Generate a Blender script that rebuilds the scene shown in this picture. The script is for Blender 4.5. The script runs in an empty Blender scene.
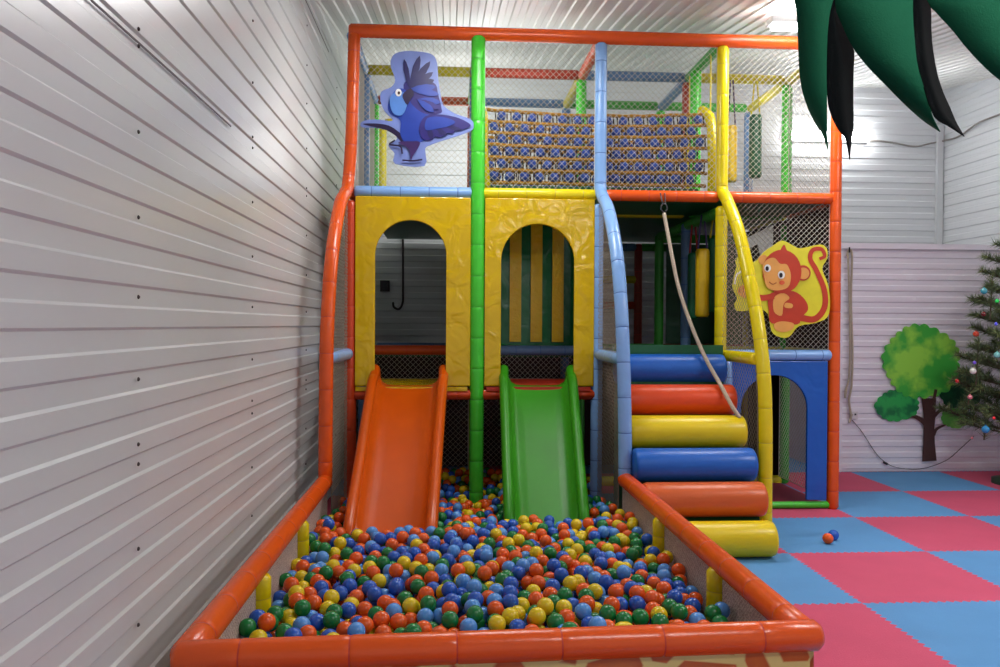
import bpy, bmesh, math, random
import numpy as np
from mathutils import Vector, Matrix
from mathutils.geometry import tessellate_polygon
random.seed(7)
C = bpy.context.scene.collection
PI = math.pi

# ------------------------------------------------------------------ camera model
F_PX, YAW, PIT, ROLL, H = 793.34, .0621, .011, .0055, 1.589
Fv = Vector((math.sin(YAW)*math.cos(PIT), math.cos(YAW)*math.cos(PIT), -math.sin(PIT)))
Rv = Vector((math.cos(YAW), -math.sin(YAW), 0)); Uv = Rv.cross(Fv)
R2 = Rv*math.cos(ROLL)+Uv*math.sin(ROLL); U2 = -Rv*math.sin(ROLL)+Uv*math.cos(ROLL)
cd = bpy.data.cameras.new('camera'); cam = bpy.data.objects.new('camera', cd); C.objects.link(cam)
cd.sensor_width = 36; cd.lens = F_PX/1000*36; cd.clip_start = .05
m = Matrix((R2, U2, -Fv)).transposed().to_4x4(); m.translation = (0, 0, H)
cam.matrix_world = m
bpy.context.scene.camera = cam

def at(px, py, Y):
    """point of the plane Y seen at that spot of the photograph"""
    d = Fv*F_PX + R2*(px-500) - U2*(py-333.5)
    t = Y/d.y
    return Vector((d.x*t, Y, H+d.z*t))

# ------------------------------------------------------------------ materials
def lin(c):
    return tuple(((v/255)/12.92 if v/255 <= .04045 else ((v/255+.055)/1.055)**2.4) for v in c)+(1,)
MATS = {}
def mat(name, rgb, rough=.35, spec=.5, bump=0, bscale=20, var=0, vscale=4, emit=0, coat=0, metal=0):
    if name in MATS: return MATS[name]
    m = bpy.data.materials.new(name); m.use_nodes = True; nt = m.node_tree; b = nt.nodes['Principled BSDF']
    b.inputs['Base Color'].default_value = lin(rgb); b.inputs['Roughness'].default_value = rough
    b.inputs['Specular IOR Level'].default_value = spec; b.inputs['Metallic'].default_value = metal
    b.inputs['Coat Weight'].default_value = coat
    tc = nt.nodes.new('ShaderNodeTexCoord')
    if var:
        n = nt.nodes.new('ShaderNodeTexNoise'); n.inputs['Scale'].default_value = vscale; n.inputs['Detail'].default_value = 4
        nt.links.new(tc.outputs['Object'], n.inputs['Vector'])
        mr = nt.nodes.new('ShaderNodeMapRange'); mr.inputs['From Min'].default_value = .3; mr.inputs['From Max'].default_value = .7
        mr.inputs['To Min'].default_value = 1-var; mr.inputs['To Max'].default_value = 1+var*.5
        nt.links.new(n.outputs['Fac'], mr.inputs['Value'])
        mx = nt.nodes.new('ShaderNodeVectorMath'); mx.operation = 'SCALE'; mx.inputs[0].default_value = lin(rgb)[:3]
        nt.links.new(mr.outputs['Result'], mx.inputs['Scale']); nt.links.new(mx.outputs['Vector'], b.inputs['Base Color'])
    if bump:
        n = nt.nodes.new('ShaderNodeTexNoise'); n.inputs['Scale'].default_value = bscale; n.inputs['Detail'].default_value = 2
        n.inputs['Distortion'].default_value = .6
        nt.links.new(tc.outputs['Object'], n.inputs['Vector'])
        bp = nt.nodes.new('ShaderNodeBump'); bp.inputs['Strength'].default_value = bump; bp.inputs['Distance'].default_value = .02
        nt.links.new(n.outputs['Fac'], bp.inputs['Height']); nt.links.new(bp.outputs['Normal'], b.inputs['Normal'])
    if emit:
        b.inputs['Emission Color'].default_value = lin(rgb); b.inputs['Emission Strength'].default_value = emit
    MATS[name] = m; return m

def pad(name, rgb): return mat(name, rgb, .27, .5, bump=.12, bscale=14)
ORANGE = pad('pad_orange', (226, 86, 18)); ORANGE_D = mat('pad_orange_seam', (196, 52, 16), .5)
RED = pad('pad_red', (204, 68, 28)); LB = pad('pad_light_blue', (130, 174, 228)); LB_D = mat('pad_blue_seam', (50, 92, 165), .5)
GREEN = pad('pad_green', (66, 196, 48)); GREEN_D = mat('pad_green_seam', (50, 165, 42), .5)
YEL = pad('pad_yellow', (226, 206, 12)); YEL_D = mat('pad_yellow_seam', (196, 172, 8), .5)
SEAM = {ORANGE: ORANGE_D, RED: ORANGE_D, LB: LB_D, GREEN: GREEN_D, YEL: YEL_D}
VIN_Y = mat('vinyl_yellow', (210, 174, 2), .17, .55, bump=1.0, bscale=6)
VIN_B = mat('vinyl_blue', (22, 90, 182), .25, .5, bump=.5, bscale=5)
VIN_G = mat('vinyl_dark_green', (14, 84, 52), .3, .5, bump=.4, bscale=6)
DECK = mat('deck_green', (20, 92, 52), .4, .5, bump=.1)
BROWN = mat('vinyl_dark_brown', (50, 30, 28), .55, .3)
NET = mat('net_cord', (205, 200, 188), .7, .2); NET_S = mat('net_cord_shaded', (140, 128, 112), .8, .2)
METAL = mat('steel', (70, 70, 72), .35, .5, metal=.9)

# ------------------------------------------------------------------ object helpers
def tag(o, label=None, cat=None, group=None, kind=None):
    if label: o['label'] = label
    if cat: o['category'] = cat
    if group: o['group'] = group
    if kind: o['kind'] = kind
    return o
def thing(name, label, cat, loc=(0, 0, 0), group=None):
    o = bpy.data.objects.new(name, None); C.objects.link(o); o.location = loc; o.empty_display_size = .1
    return tag(o, label, cat, group)
class MB:
    def __init__(s): s.np = 0; s.v = []; s.f = []; s.m = []; s.mats = []; s.sm = []
    def mi(s, m):
        if m not in s.mats: s.mats.append(m)
        return s.mats.index(m)
    def add(s, vs, fs, m, smooth=False):
        b = len(s.v); s.v += [tuple(v) for v in vs]; i = s.mi(m)
        for f in fs: s.f.append(tuple(b+k for k in f)); s.m.append(i); s.sm.append(smooth)
    def box(s, a, b, m):
        x0, y0, z0 = a; x1, y1, z1 = b
        s.add([(x0,y0,z0),(x1,y0,z0),(x1,y1,z0),(x0,y1,z0),(x0,y0,z1),(x1,y0,z1),(x1,y1,z1),(x0,y1,z1)],
              [(0,3,2,1),(4,5,6,7),(0,1,5,4),(1,2,6,5),(2,3,7,6),(3,0,4,7)], m)
    def tube(s, pts, r, m, n=12, seam=None, seam_m=None, caps=True, smooth=True):
        """tube along pts; r a number or a list of radii"""
        pts = [Vector(p) for p in pts]
        rs = r if isinstance(r, (list, tuple)) else [r]*len(pts)
        if seam:
            # resample with little grooves at the seams
            L = [0]
            for a, b in zip(pts, pts[1:]): L.append(L[-1]+(b-a).length)
            ks = [x for x in L]; tot = L[-1]; marks = []
            q = seam*.6
            while q < tot-.05: marks.append(q); q += seam
            for q in marks: ks += [q-.03, q-.009, q-.003, q+.003, q+.009, q+.03]
            ks = sorted(set(round(k, 5) for k in ks if 0 <= k <= tot))
            P, R, SM = [], [], []
            for k in ks:
                i = max(j for j in range(len(L)) if L[j] <= k+1e-6); i = min(i, len(L)-2)
                t = (k-L[i])/max(1e-9, L[i+1]-L[i]); P.append(pts[i].lerp(pts[i+1], t))
                d = min([abs(k-q) for q in marks] or [9]); R.append(rs[0]*(.965 if d < .0045 else 1)); SM.append(d < .0045)
            pts, rs = P, R
        else: SM = [False]*len(pts)
        if caps:
            d0 = (pts[0]-pts[1]).normalized(); d1 = (pts[-1]-pts[-2]).normalized(); c = min(rs[0], (pts[0]-pts[1]).length)*.35
            pts = [pts[0]]+[pts[0]-d0*c]+pts[1:-1]+[pts[-1]-d1*c, pts[-1]]
            rs = [rs[0]*.72]+[rs[0]]+list(rs[1:-1])+[rs[-1], rs[-1]*.72]; SM = [False]+list(SM)+[False]
        N = len(pts); ring = []; up = None; vs = []
        for i, p in enumerate(pts):
            t = (pts[min(i+1, N-1)]-pts[max(i-1, 0)]).normalized()
            if up is None:
                up = Vector((0, 0, 1)) if abs(t.z) < .8 else Vector((0, 1, 0))
            x = t.cross(up).normalized(); y = x.cross(t).normalized(); up = y
            for k in range(n):
                a = 2*PI*k/n; vs.append(p+(x*math.cos(a)+y*math.sin(a))*rs[i])
        f1, f2 = [], []
        for i in range(N-1):
            g = f2 if (SM[i] and SM[min(i+1, N-1)]) else f1
            for k in range(n): g.append((i*n+k, i*n+(k+1) % n, (i+1)*n+(k+1) % n, (i+1)*n+k))
        b = len(s.v); s.v += [tuple(v) for v in vs]
        i1 = s.mi(m)
        for f in f1: s.f.append(tuple(b+k for k in f)); s.m.append(i1); s.sm.append(smooth)
        if f2:
            i2 = s.mi(seam_m or m)
            for f in f2: s.f.append(tuple(b+k for k in f)); s.m.append(i2); s.sm.append(smooth)
        if caps:
            s.f.append(tuple(b+k for k in reversed(range(n)))); s.m.append(i1); s.sm.append(False)
            s.f.append(tuple(b+(N-1)*n+k for k in range(n))); s.m.append(i1); s.sm.append(False)
    def lathe(s, c, prof, m, n=20, axis='z'):
        vs = []; c = Vector(c)
        for r, h in prof:
            for k in range(n):
                a = 2*PI*k/n; v = Vector((r*math.cos(a), r*math.sin(a), h))
                if axis == 'x': v = Vector((v.z, v.x, v.y))
                if axis == 'y': v = Vector((v.y, v.z, v.x))
                vs.append(c+v)
        s.add(vs, [(i*n+k, i*n+(k+1) % n, (i+1)*n+(k+1) % n, (i+1)*n+k) for i in range(len(prof)-1) for k in range(n)], m, True)
    def poly(s, pts, m, thick=0, d=Vector((0, 1, 0))):
        """flat polygon (concave allowed), optionally extruded along d"""
        pts = [Vector(p) for p in pts]; tr = tessellate_polygon([pts]); n = len(pts)
        if thick:
            s.add(pts+[p+d*thick for p in pts], list(tr)+[tuple(n+k for k in reversed(t)) for t in tr]+[(i, (i+1) % n, n+(i+1) % n, n+i) for i in range(n)], m)
        else: s.np += 1; s.add([p+Vector((0, -.0005*s.np, 0)) for p in pts], tr, m)
    def build(s, name, parent=None, loc=None):
        me = bpy.data.meshes.new(name); me.from_pydata(s.v, [], s.f)
        for m in s.mats: me.materials.append(m)
        me.polygons.foreach_set('material_index', s.m); me.polygons.foreach_set('use_smooth', s.sm); me.update()
        o = bpy.data.objects.new(name, me); C.objects.link(o)
        if parent is not None:
            o.parent = parent; o.matrix_parent_inverse = Matrix.Identity(4)
            o.location = -Vector(parent_world(parent))
        return o
def parent_world(p):
    v = Vector(p.location)
    while p.parent: p = p.parent; v += Vector(p.location)
    return v
def fixnormals(o):
    bm = bmesh.new(); bm.from_mesh(o.data); bmesh.ops.recalc_face_normals(bm, faces=bm.faces); bm.to_mesh(o.data); bm.free(); return o
def tube_obj(name, pts, r, m, parent=None, **k):
    b = MB(); b.tube(pts, r, m, **k); return b.build(name, parent)

def spline(pts, n=8):
    P = [Vector(p) for p in pts]; P = [2*P[0]-P[1]]+P+[2*P[-1]-P[-2]]; out = []
    for i in range(1, len(P)-2):
        for k in range(n):
            t = k/n; a, b, c, d = P[i-1:i+3]
            out.append(.5*((2*b)+(c-a)*t+(2*a-5*b+4*c-d)*t*t+(3*b-a-3*c+d)*t**3))
    out.append(P[-2]); return out

# ------------------------------------------------------------------ room shell
X_L, Y_B, X_R, Y_P = -1.1, 10.3, 6.58, 8.42
def zc(y): return 4.78-.152*(Y_B-y)
WALL = mat('painted_metal_wall', (205, 208, 207), .28, .5, var=.05, vscale=1.2)
WALL_P = mat('painted_metal_partition', (236, 230, 238), .38, .5)
WALL_B = mat('painted_metal_back', (226, 229, 232), .35, .5)
CEIL = mat('painted_metal_ceiling', (226, 226, 222), .3, .5)
SCREW = mat('screw_head', (60, 50, 48), .5)
RUST = mat('dark_seam', (95, 82, 88), .7)
def prof(a0, a1, per, depth, off, step=.011):
    """trapezoid profile: (position, raise)"""
    out = []; k = math.floor((a0-off)/per)
    while off+k*per < a1+per:
        z = off+k*per
        out += [(z-step/2, 0), (z+step/2, depth), (z+per/2-step/2, depth), (z+per/2+step/2, 0)]
        k += 1
    return [(max(a0, min(a1, z)), d) for z, d in out if a0-per < z < a1+per]
def corr(name, P, ext0, ext1, m, extra=None):
    """P(a, raise, e) -> point; a along the profile, e along the ribs"""
    b = MB(); pr = extra; vs = []; es = ext0 if isinstance(ext0, list) else [ext0, ext1]
    for a, d in pr:
        for e in es: vs.append(P(a, d, e))
    n = len(es)
    b.add(vs, [(i*n+j, i*n+j+1, (i+1)*n+j+1, (i+1)*n+j) for i in range(len(pr)-1) for j in range(n-1)], m)
    return b
# left wall, with its screws
b = corr('wall_left', lambda a, d, e: (X_L-.009+d, e, min(a, zc(e)+.02)), [-1.2+.5*i for i in range(24)], None, WALL, prof(0, 4.9, .1482, .009, 1.569-.0, .0095))
for Y in (1.25, 2.87, 4.476, 6.12, 7.7, 9.3):
    for z in (3.85, 3.55, 3.26, 2.92, 2.62, 2.56, 2.26, 1.96, 1.68, 1.39, 1.16, 1.09, .79, .52, .22):
        if z < zc(Y)-.1:
            b.lathe((X_L+.0, Y, z+.0), [(.0075, 0), (.0075, .003), (.004, .006), (.0001, .0065)], SCREW, 8, 'x')
for z, y0, y1 in ((2.573, 2.3, 4.05), (4.02, 5.4, 7.2)):
    b.box((X_L-.001, y0, z-.004), (X_L+.0015, y1, z+.004), RUST)
tag(b.build('wall_left'), 'white ribbed metal wall with rows of screws on the left', kind='structure')
b = corr('wall_back', lambda a, d, e: (e, Y_B+.012-d, a), X_L-.05, X_R+.05, WALL_B, prof(0, zc(Y_B)+.02, .16, .012, 0))
tag(b.build('wall_back'), 'white ribbed metal back wall above the partition and behind the frame', kind='structure')
b = corr('wall_right', lambda a, d, e: (X_R+.012-d, e, min(a, zc(e)+.02)), [-1.2+.5*i for i in range(24)], None, WALL_B, prof(0, 4.9, .16, .012, 0))
tag(b.build('wall_right'), 'white ribbed metal side wall on the right', kind='structure')
b = corr('ceiling', lambda a, d, e: (a, e, zc(e)-d+.012), -1.2, Y_B+.05, CEIL, prof(X_L-.05, X_R+.05, .118, .014, .04))
tag(b.build('ceiling'), 'sloping white ribbed metal ceiling', kind='structure')
b = corr('wall_partition', lambda a, d, e: (e, Y_P+.012-d, a), 4.16, X_R-.02, WALL_P, prof(0, 2.44, .122, .012, .03))
b.box((4.12, Y_P-.012, 0), (4.27, Y_P+.05, 2.46), WALL_P); b.box((4.12, Y_P-.03, 2.44), (X_R-.02, Y_P+.06, 2.5), WALL_P)
b.box((4.12, Y_P+.05, 0), (4.16, Y_B-.01, 2.46), WALL_P)
tag(b.build('wall_partition'), 'low pinkish white ribbed metal partition with the tree decoration', kind='structure')
b = MB(); b.box((X_R-.09, Y_B-.05, 2.3), (X_R-.012, Y_B, 4.3), mat('trim_white', (225, 228, 230), .4))
tag(b.build('trim_1'), kind='structure')
b = MB(); b.box((X_L-.1, -1.2, -.1), (X_R+.1, Y_B+.1, -.014), mat('concrete', (120, 115, 112), .8, var=.1)); tag(b.build('floor_slab'), kind='structure')
# foam mats: puzzle floor
MPINK = mat('mat_pink', (204, 82, 112), .75, .3, bump=.15, bscale=120, var=.05, vscale=3)
MBLUE = mat('mat_blue', (92, 150, 202), .75, .3, bump=.15, bscale=120, var=.05, vscale=3)
TX, TY = 2.368, 4.406
def wave(t): # dovetail-like tooth
    s = math.sin(2*PI*t*20); return .011*max(-1, min(1, 1.7*s))*min(1, 12*t, 12*(1-t))
b = MB(); NW = 120
def mat_poly(i, j):
    x0, y0 = TX+i, TY+j; pts = []
    for k in range(NW): t = k/NW; pts.append((x0+t, y0+wave(t), -.0))
    for k in range(NW): t = k/NW; pts.append((x0+1+wave(t), y0+t, 0))
    for k in range(NW): t = 1-k/NW; pts.append((x0+t, y0+1+wave(t), 0))
    for k in range(NW): t = 1-k/NW; pts.append((x0+wave(t), y0+t, 0))
    return pts
for i in range(-4, 5):
    for j in range(-5, 6):
        p = mat_poly(i, j)
        if i <= -2 and j < 0 and j > -3 and False: continue
        cx, cy = TX+i+.5, TY+j+.5
        m_ = MPINK if (i+j) % 2 == 0 else MBLUE
        n = len(p); c = (cx, cy, 0)
        x1 = X_R-.02; q = [(max(X_L+.01, min(x1, x)), min(y, Y_B-.02), z) for x, y, z in p]
        if min(x for x, _, _ in q) >= max(x for x, _, _ in q)-.02: continue
        b.add([(min(cx, x1-.01), min(cy, Y_B-.03), 0)]+q, [(0, 1+k, 1+(k+1) % n) for k in range(n)], m_)
        b.add(q+[(x, y, -.014) for x, y, z in q], [(k, n+k, n+(k+1) % n, (k+1) % n) for k in range(n)], m_)
tag(b.build('floor'), 'pink and blue interlocking foam mats covering the floor', kind='structure')

# ------------------------------------------------------------------ play structure
XS = [-.84, .222, 1.268, 2.325, 3.335]; YS = [6.72, 7.74, 8.76, 9.75]
ZT, ZM, ZD, ZS = 4.04, 2.70, 1.34, 1.0
R = .051
ps = thing('play_structure', 'two-storey indoor climbing frame of padded coloured poles and netting', 'play structure', (1.24, 6.72, 0))
def post(x, y, z0, z1, m, pts=None, r=R, label=None):
    o = tube_obj('post', pts or [(x, y, z0), (x, y, z1)], r, m, ps, seam=.26, seam_m=SEAM[m], n=16)
    if label: o['label'] = label
    return o
def beam(p, q, m, r=R-.003): return tube_obj('beam', [p, q], r, m, ps, seam=.24, seam_m=SEAM[m], n=14)
def net(poly, O, U, V, cell=.052, r=.0019, parent=None, name='netting', NET=NET):
    """diamond net over a polygon given in (u, v) of the plane O + uU + vV"""
    O, U, V = Vector(O), Vector(U), Vector(V); b = MB()
    for sgn in (1, -1):
        cs = [u+sgn*v for u, v in poly]; k = math.ceil(min(cs)/cell)
        while k*cell < max(cs):
            c = k*cell+.0007; hits = []
            for (u0, v0), (u1, v1) in zip(poly, poly[1:]+poly[:1]):
                a0, a1 = u0+sgn*v0-c, u1+sgn*v1-c
                if (a0 > 0) != (a1 > 0):
                    t = a0/(a0-a1); hits.append((u0+(u1-u0)*t, v0+(v1-v0)*t))
            hits.sort(key=lambda h: h[0])
            for a, d in zip(hits[::2], hits[1::2]):
                if abs(a[0]-d[0]) < .01: continue
                b.tube([O+U*a[0]+V*a[1], O+U*d[0]+V*d[1]], r, NET, n=3, caps=False, smooth=False)
            k += 1
    for (u0, v0), (u1, v1) in zip(poly, poly[1:]+poly[:1]):
        b.tube([O+U*u0+V*v0, O+U*u1+V*v1], .004, NET, n=4, caps=False)
    return b.build(name, parent if parent is not None else ps)
def rect(u0, v0, u1, v1): return [(u0, v0), (u1, v0), (u1, v1), (u0, v1)]
EX, EY, EZ = (1, 0, 0), (0, 1, 0), (0, 0, 1)

# darker copies of the pads: backlit shade put into the inner poles' colour
def shaded_pad(m, rgb):
    q = mat(m.name+'_shaded', rgb, .4, .4, bump=.1, bscale=14); SEAM[q] = SEAM[m]; return q
SHADED = {RED: shaded_pad(RED, (158, 52, 30)), LB: shaded_pad(LB, (92, 128, 172)), GREEN: shaded_pad(GREEN, (60, 160, 52)), YEL: shaded_pad(YEL, (196, 182, 30)), ORANGE: shaded_pad(ORANGE, (190, 74, 26))}
# front posts
y0 = YS[0]
bentL = [(-.815, y0, ZT-.02), (-.835, y0, 3.2), (-.86, y0-.01, 2.78), (-.868, y0-.14, 2.66), (-.876, 6.32, 2.52), (-.886, 6.0, 2.12), (-.893, 5.84, 1.66), (-.897, 5.8, 1.25), (-.9, 5.79, .46)]
bentB = [(1.268, y0, ZT-.05), (1.268, y0, 3.2), (1.268, y0-.01, 2.78), (1.268, y0-.13, 2.66), (1.27, 6.36, 2.52), (1.272, 6.08, 2.2), (1.275, 5.92, 1.85), (1.28, 5.83, 1.42), (1.288, 5.79, .9), (1.291, 5.78, .44)]
bentY = [(2.325, y0, ZT-.05), (2.325, y0, 3.2), (2.325, y0-.01, 2.78), (2.325, y0-.13, 2.66), (2.33, 6.32, 2.36), (2.345, 6.09, 1.92), (2.36, 5.93, 1.5), (2.37, 5.84, 1.0), (2.37, 5.82, .02)]
post(0, 0, 0, 0, ORANGE, spline(bentL, 5), label='tall orange corner post bowing out towards the ball pit')
post(0, 0, 0, 0, LB, spline(bentB, 5), label='light blue post bowing out towards the ball pit')
post(0, 0, 0, 0, YEL, spline(bentY, 5), label='yellow post bowing out beside the stairs')
post(XS[0], y0, .02, 2.62, RED)
post(XS[1], y0-.02, .02, ZT-.03, GREEN, r=.06, label='bright green post between the two yellow arches')
post(XS[2]-.02, y0, .02, 2.62, LB)
post(XS[3], y0, ZD, 2.62, YEL)
post(XS[4], y0, .0, ZT-.02, ORANGE, label='tall orange right corner post')
# inner posts (row, column) lower and upper colours
low = {(1, 0): LB, (1, 1): YEL, (1, 2): GREEN, (1, 3): LB, (1, 4): GREEN, (2, 3): GREEN, (2, 4): YEL, (2, 2): LB, (3, 3): RED, (3, 4): LB}
upc = {(1, 0): LB, (1, 1): LB, (1, 2): GREEN, (1, 3): RED, (1, 4): GREEN, (2, 0): GREEN, (2, 1): ORANGE, (2, 2): LB, (2, 3): GREEN, (2, 4): LB, (3, 0): YEL}
for (j, i), m_ in low.items(): post(XS[i], YS[j], .02, 2.6, SHADED[m_])
for (j, i), m_ in upc.items(): post(XS[i], YS[j], 2.74, ZT-.05, SHADED[m_] if m_ is not GREEN else m_)
post(2.29, 7.36, 2.74, ZT-.05, GREEN)
# beams: row -> four bays
def row(j, z, ms, off=0):
    for i, m_ in enumerate(ms):
        if m_: beam((XS[i]+.03, YS[j]+off, z), (XS[i+1]-.03, YS[j]+off, z), SHADED[m_] if j else m_)
o = tube_obj('beam', [(XS[0]-.02, y0, ZT), (XS[4]+.03, y0, ZT)], .056, ORANGE, ps, n=16); o['label'] = 'long orange beam along the top of the frame'
row(0, ZM, [LB, YEL, ORANGE, ORANGE]); row(0, ZS, [RED, RED, None, None]); row(0, ZD, [None, None, None, LB]); beam((XS[3]+.03, y0, .035), (XS[4]-.03, y0, .035), GREEN, .03)
row(1, ZT, [YEL, RED, LB, YEL]); row(1, ZM, [None, GREEN, YEL, GREEN]); row(1, ZD, [ORANGE, LB, None, YEL]); row(1, .05, [RED, RED, YEL, YEL])
row(2, ZT, [ORANGE, LB, GREEN, GREEN]); row(2, 2.56, [None, None, None, GREEN]); row(2, ZD, [LB, YEL, GREEN, RED])
row(3, 2.16, [None, None, YEL, None]); row(3, 1.84, [None, None, RED, None]); row(3, 2.56, [None, None, LB, GREEN]); row(3, ZT, [YEL, None, None, None])
def col(i, j, z, m_): beam((XS[i], YS[j]+.05, z), (XS[i], YS[j+1]-.05, z), SHADED[m_])
for i, j, m_ in ((0, 0, LB), (0, 1, LB), (1, 0, LB), (1, 1, GREEN), (2, 0, ORANGE), (2, 1, YEL), (3, 0, GREEN), (3, 1, LB), (4, 0, YEL), (4, 1, YEL)): col(i, j, ZT-.02, m_)
for i in (0, 4):
    for j in (0, 1): col(i, j, ZM, (ORANGE, YEL)[j]); col(i, j, ZD, (YEL, LB)[j])
for j in (0, 1): col(3, j, 2.58, GREEN)
beam((-.85, y0, 1.34), (X_L+.01, y0, 1.34), LB)
beam((-.855, y0-.05, 1.34), (-.893, 5.84, 1.34), LB)
beam((1.262, y0-.05, 1.34), (1.28, 5.87, 1.34), LB)
beam((2.325, y0+.03, 1.34), (2.325, 5.9, 1.34), YEL)
beam((2.38, y0-.02, 1.0), (2.38, y0, 1.33), LB)
# netting
for i in range(4): net(rect(XS[i]+.05, ZM+.04, XS[i+1]-.05, ZT-.04), (0, y0, 0), EX, EZ)
net(rect(XS[3]+.05, ZD+.04, XS[4]-.05, ZM-.04), (0, y0, 0), EX, EZ, cell=.047, r=.0022)
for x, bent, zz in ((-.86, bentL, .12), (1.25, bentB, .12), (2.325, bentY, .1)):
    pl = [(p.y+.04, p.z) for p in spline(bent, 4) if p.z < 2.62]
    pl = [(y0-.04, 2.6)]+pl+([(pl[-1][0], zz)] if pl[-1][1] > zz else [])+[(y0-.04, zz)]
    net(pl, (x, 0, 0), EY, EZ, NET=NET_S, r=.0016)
for i in (0, 1):
    net(rect(XS[i]+.05, ZS+.06, XS[i+1]-.05, ZD-.04), (0, YS[1], 0), EX, EZ)
    net(rect(XS[i]+.05, .08, XS[i+1]-.05, ZS-.06), (0, 7.6, 0), EX, EZ)
for j in (0, 1):
    net(rect(YS[j]+.05, ZM+.04, YS[j+1]-.05, ZT-.06), (XS[0], 0, 0), EY, EZ)
    net(rect(YS[j]+.05, ZM+.04, YS[j+1]-.05, ZT-.06), (XS[4], 0, 0), EY, EZ)
net(rect(YS[0]+.05, .1, YS[1]-.05, ZD-.04), (XS[4]-.07, 0, 0), EY, EZ)
# decks
def deck(x0, x1, ya, yb, z, t=.05):
    b = MB(); b.box((x0, ya, z-t), (x1, yb, z), DECK); return b.build('deck', ps)
deck(XS[0]+.03, XS[2]-.03, y0+.05, 10.2, ZM+.045, .07)  # both upper decks extended behind the rear posts to block light from above
deck(XS[2]+.03, XS[4]-.03, y0+.05, 10.2, ZM+.045, .07)
deck(XS[0]+.05, XS[2]-.05, YS[1]+.06, YS[3]-.05, ZD-.02)
deck(XS[2]+.05, XS[3]-.02, y0-.2, YS[3]-.05, ZD, .07)
deck(XS[3]+.02, XS[4]-.05, y0+.06, YS[3]-.05, ZD-.02)
b = MB(); b.box((XS[0]+.05, y0-.05, ZS+.03), (XS[1]-.08, YS[1]-.05, ZS+.065), VIN_Y); b.build('slide_platform', ps)
b = MB(); b.box((XS[1]+.08, y0-.05, ZS+.03), (XS[2]-.08, YS[1]-.05, ZS+.065), mat('vinyl_red', (185, 45, 20), .3)); b.build('slide_platform', ps)
# arch panels
def arch_panel(x0, x1, z0, z1, hx0, hx1, top, y, m_, label, thick=.03):
    r = (hx1-hx0)/2; cx = (hx0+hx1)/2; cz = top-r
    arc = [(cx-r*math.cos(a), cz+r*math.sin(a)) for a in [PI*k/28 for k in range(29)]]
    out = [(x0, z0), (x0, z1), (x1, z1), (x1, z0), (hx1, z0)]+list(reversed(arc))+[(hx0, z0)]
    b = MB(); b.poly([(x, y, z) for x, z in out], m_, thick); o = fixnormals(b.build('arch_panel', ps)); o['label'] = label
    md = o.modifiers.new('b', 'BEVEL'); md.width = .008; md.segments = 2; md.limit_method = 'ANGLE'
    return o
arch_panel(-.795, .165, 1.07, 2.655, -.632, -.04, 2.458, y0-.05, VIN_Y, 'yellow vinyl arch panel above the orange slide')
arch_panel(.285, 1.215, 1.07, 2.655, .422, 1.042, 2.44, y0-.05, VIN_Y, 'yellow vinyl arch panel above the green slide')
arch_panel(2.37, 3.27, .08, 1.29, 2.50, 3.09, 1.165, y0-.03, VIN_B, 'blue vinyl arch panel at ground level')
# inner panels
b = MB(); b.box((XS[1]+.1, 7.9, 1.38), (XS[2]-.02, 7.92, 2.62), mat('vinyl_green', (20, 120, 66), .25, .5, bump=.8, bscale=6))
for x in (.37, .585, .795, 1.01): b.box((x, 7.88, 1.42), (x+.115, 7.893, 2.62), mat('strip_yellow', (250, 205, 10), .3, .5, bump=.4))
o = b.build('striped_panel', ps); o['label'] = 'green back panel with hanging yellow strips'
b = MB(); b.box((XS[4]-.01, YS[0]+.06, ZD+.03), (XS[4]+.01, YS[3], ZM-.05), BROWN); b.build('side_panel', ps)
b = MB(); b.box((XS[4]+.0, YS[1]+.0, .05), (XS[4]+.02, YS[3], ZD-.05), BROWN); b.build('side_panel', ps)
b = MB(); b.box((XS[3]+.1, YS[2]+.06, ZD+.03), (XS[4]-.05, YS[2]+.08, ZM-.2), VIN_G); b.build('back_panel', ps)
b = MB(); b.box((XS[0]+.05, YS[2], .03), (XS[4]-.05, YS[2]+.02, ZD-.08), BROWN); b.build('back_panel', ps)
b = MB(); b.box((XS[0]-.02, YS[1]+.05, .03), (XS[0], YS[3], ZD-.08), BROWN); b.build('side_panel', ps)
b = MB(); b.poly([at(x, y, 7.3) for x, y in ((737, 243), (773, 225), (773, 256), (762, 260), (758, 244), (737, 254))], mat('white_board', (235, 235, 235), .5), .02)
o = fixnormals(b.build('white_panel', ps)); o['label'] = 'small white board with a slanted top behind the netting'
b = MB(); b.box((XS[3]+.03, y0-.0, .0), (XS[4]-.05, YS[2], .03), mat('mat_dark_red', (150, 40, 70), .7)); b.build('floor_pad', ps)

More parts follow.
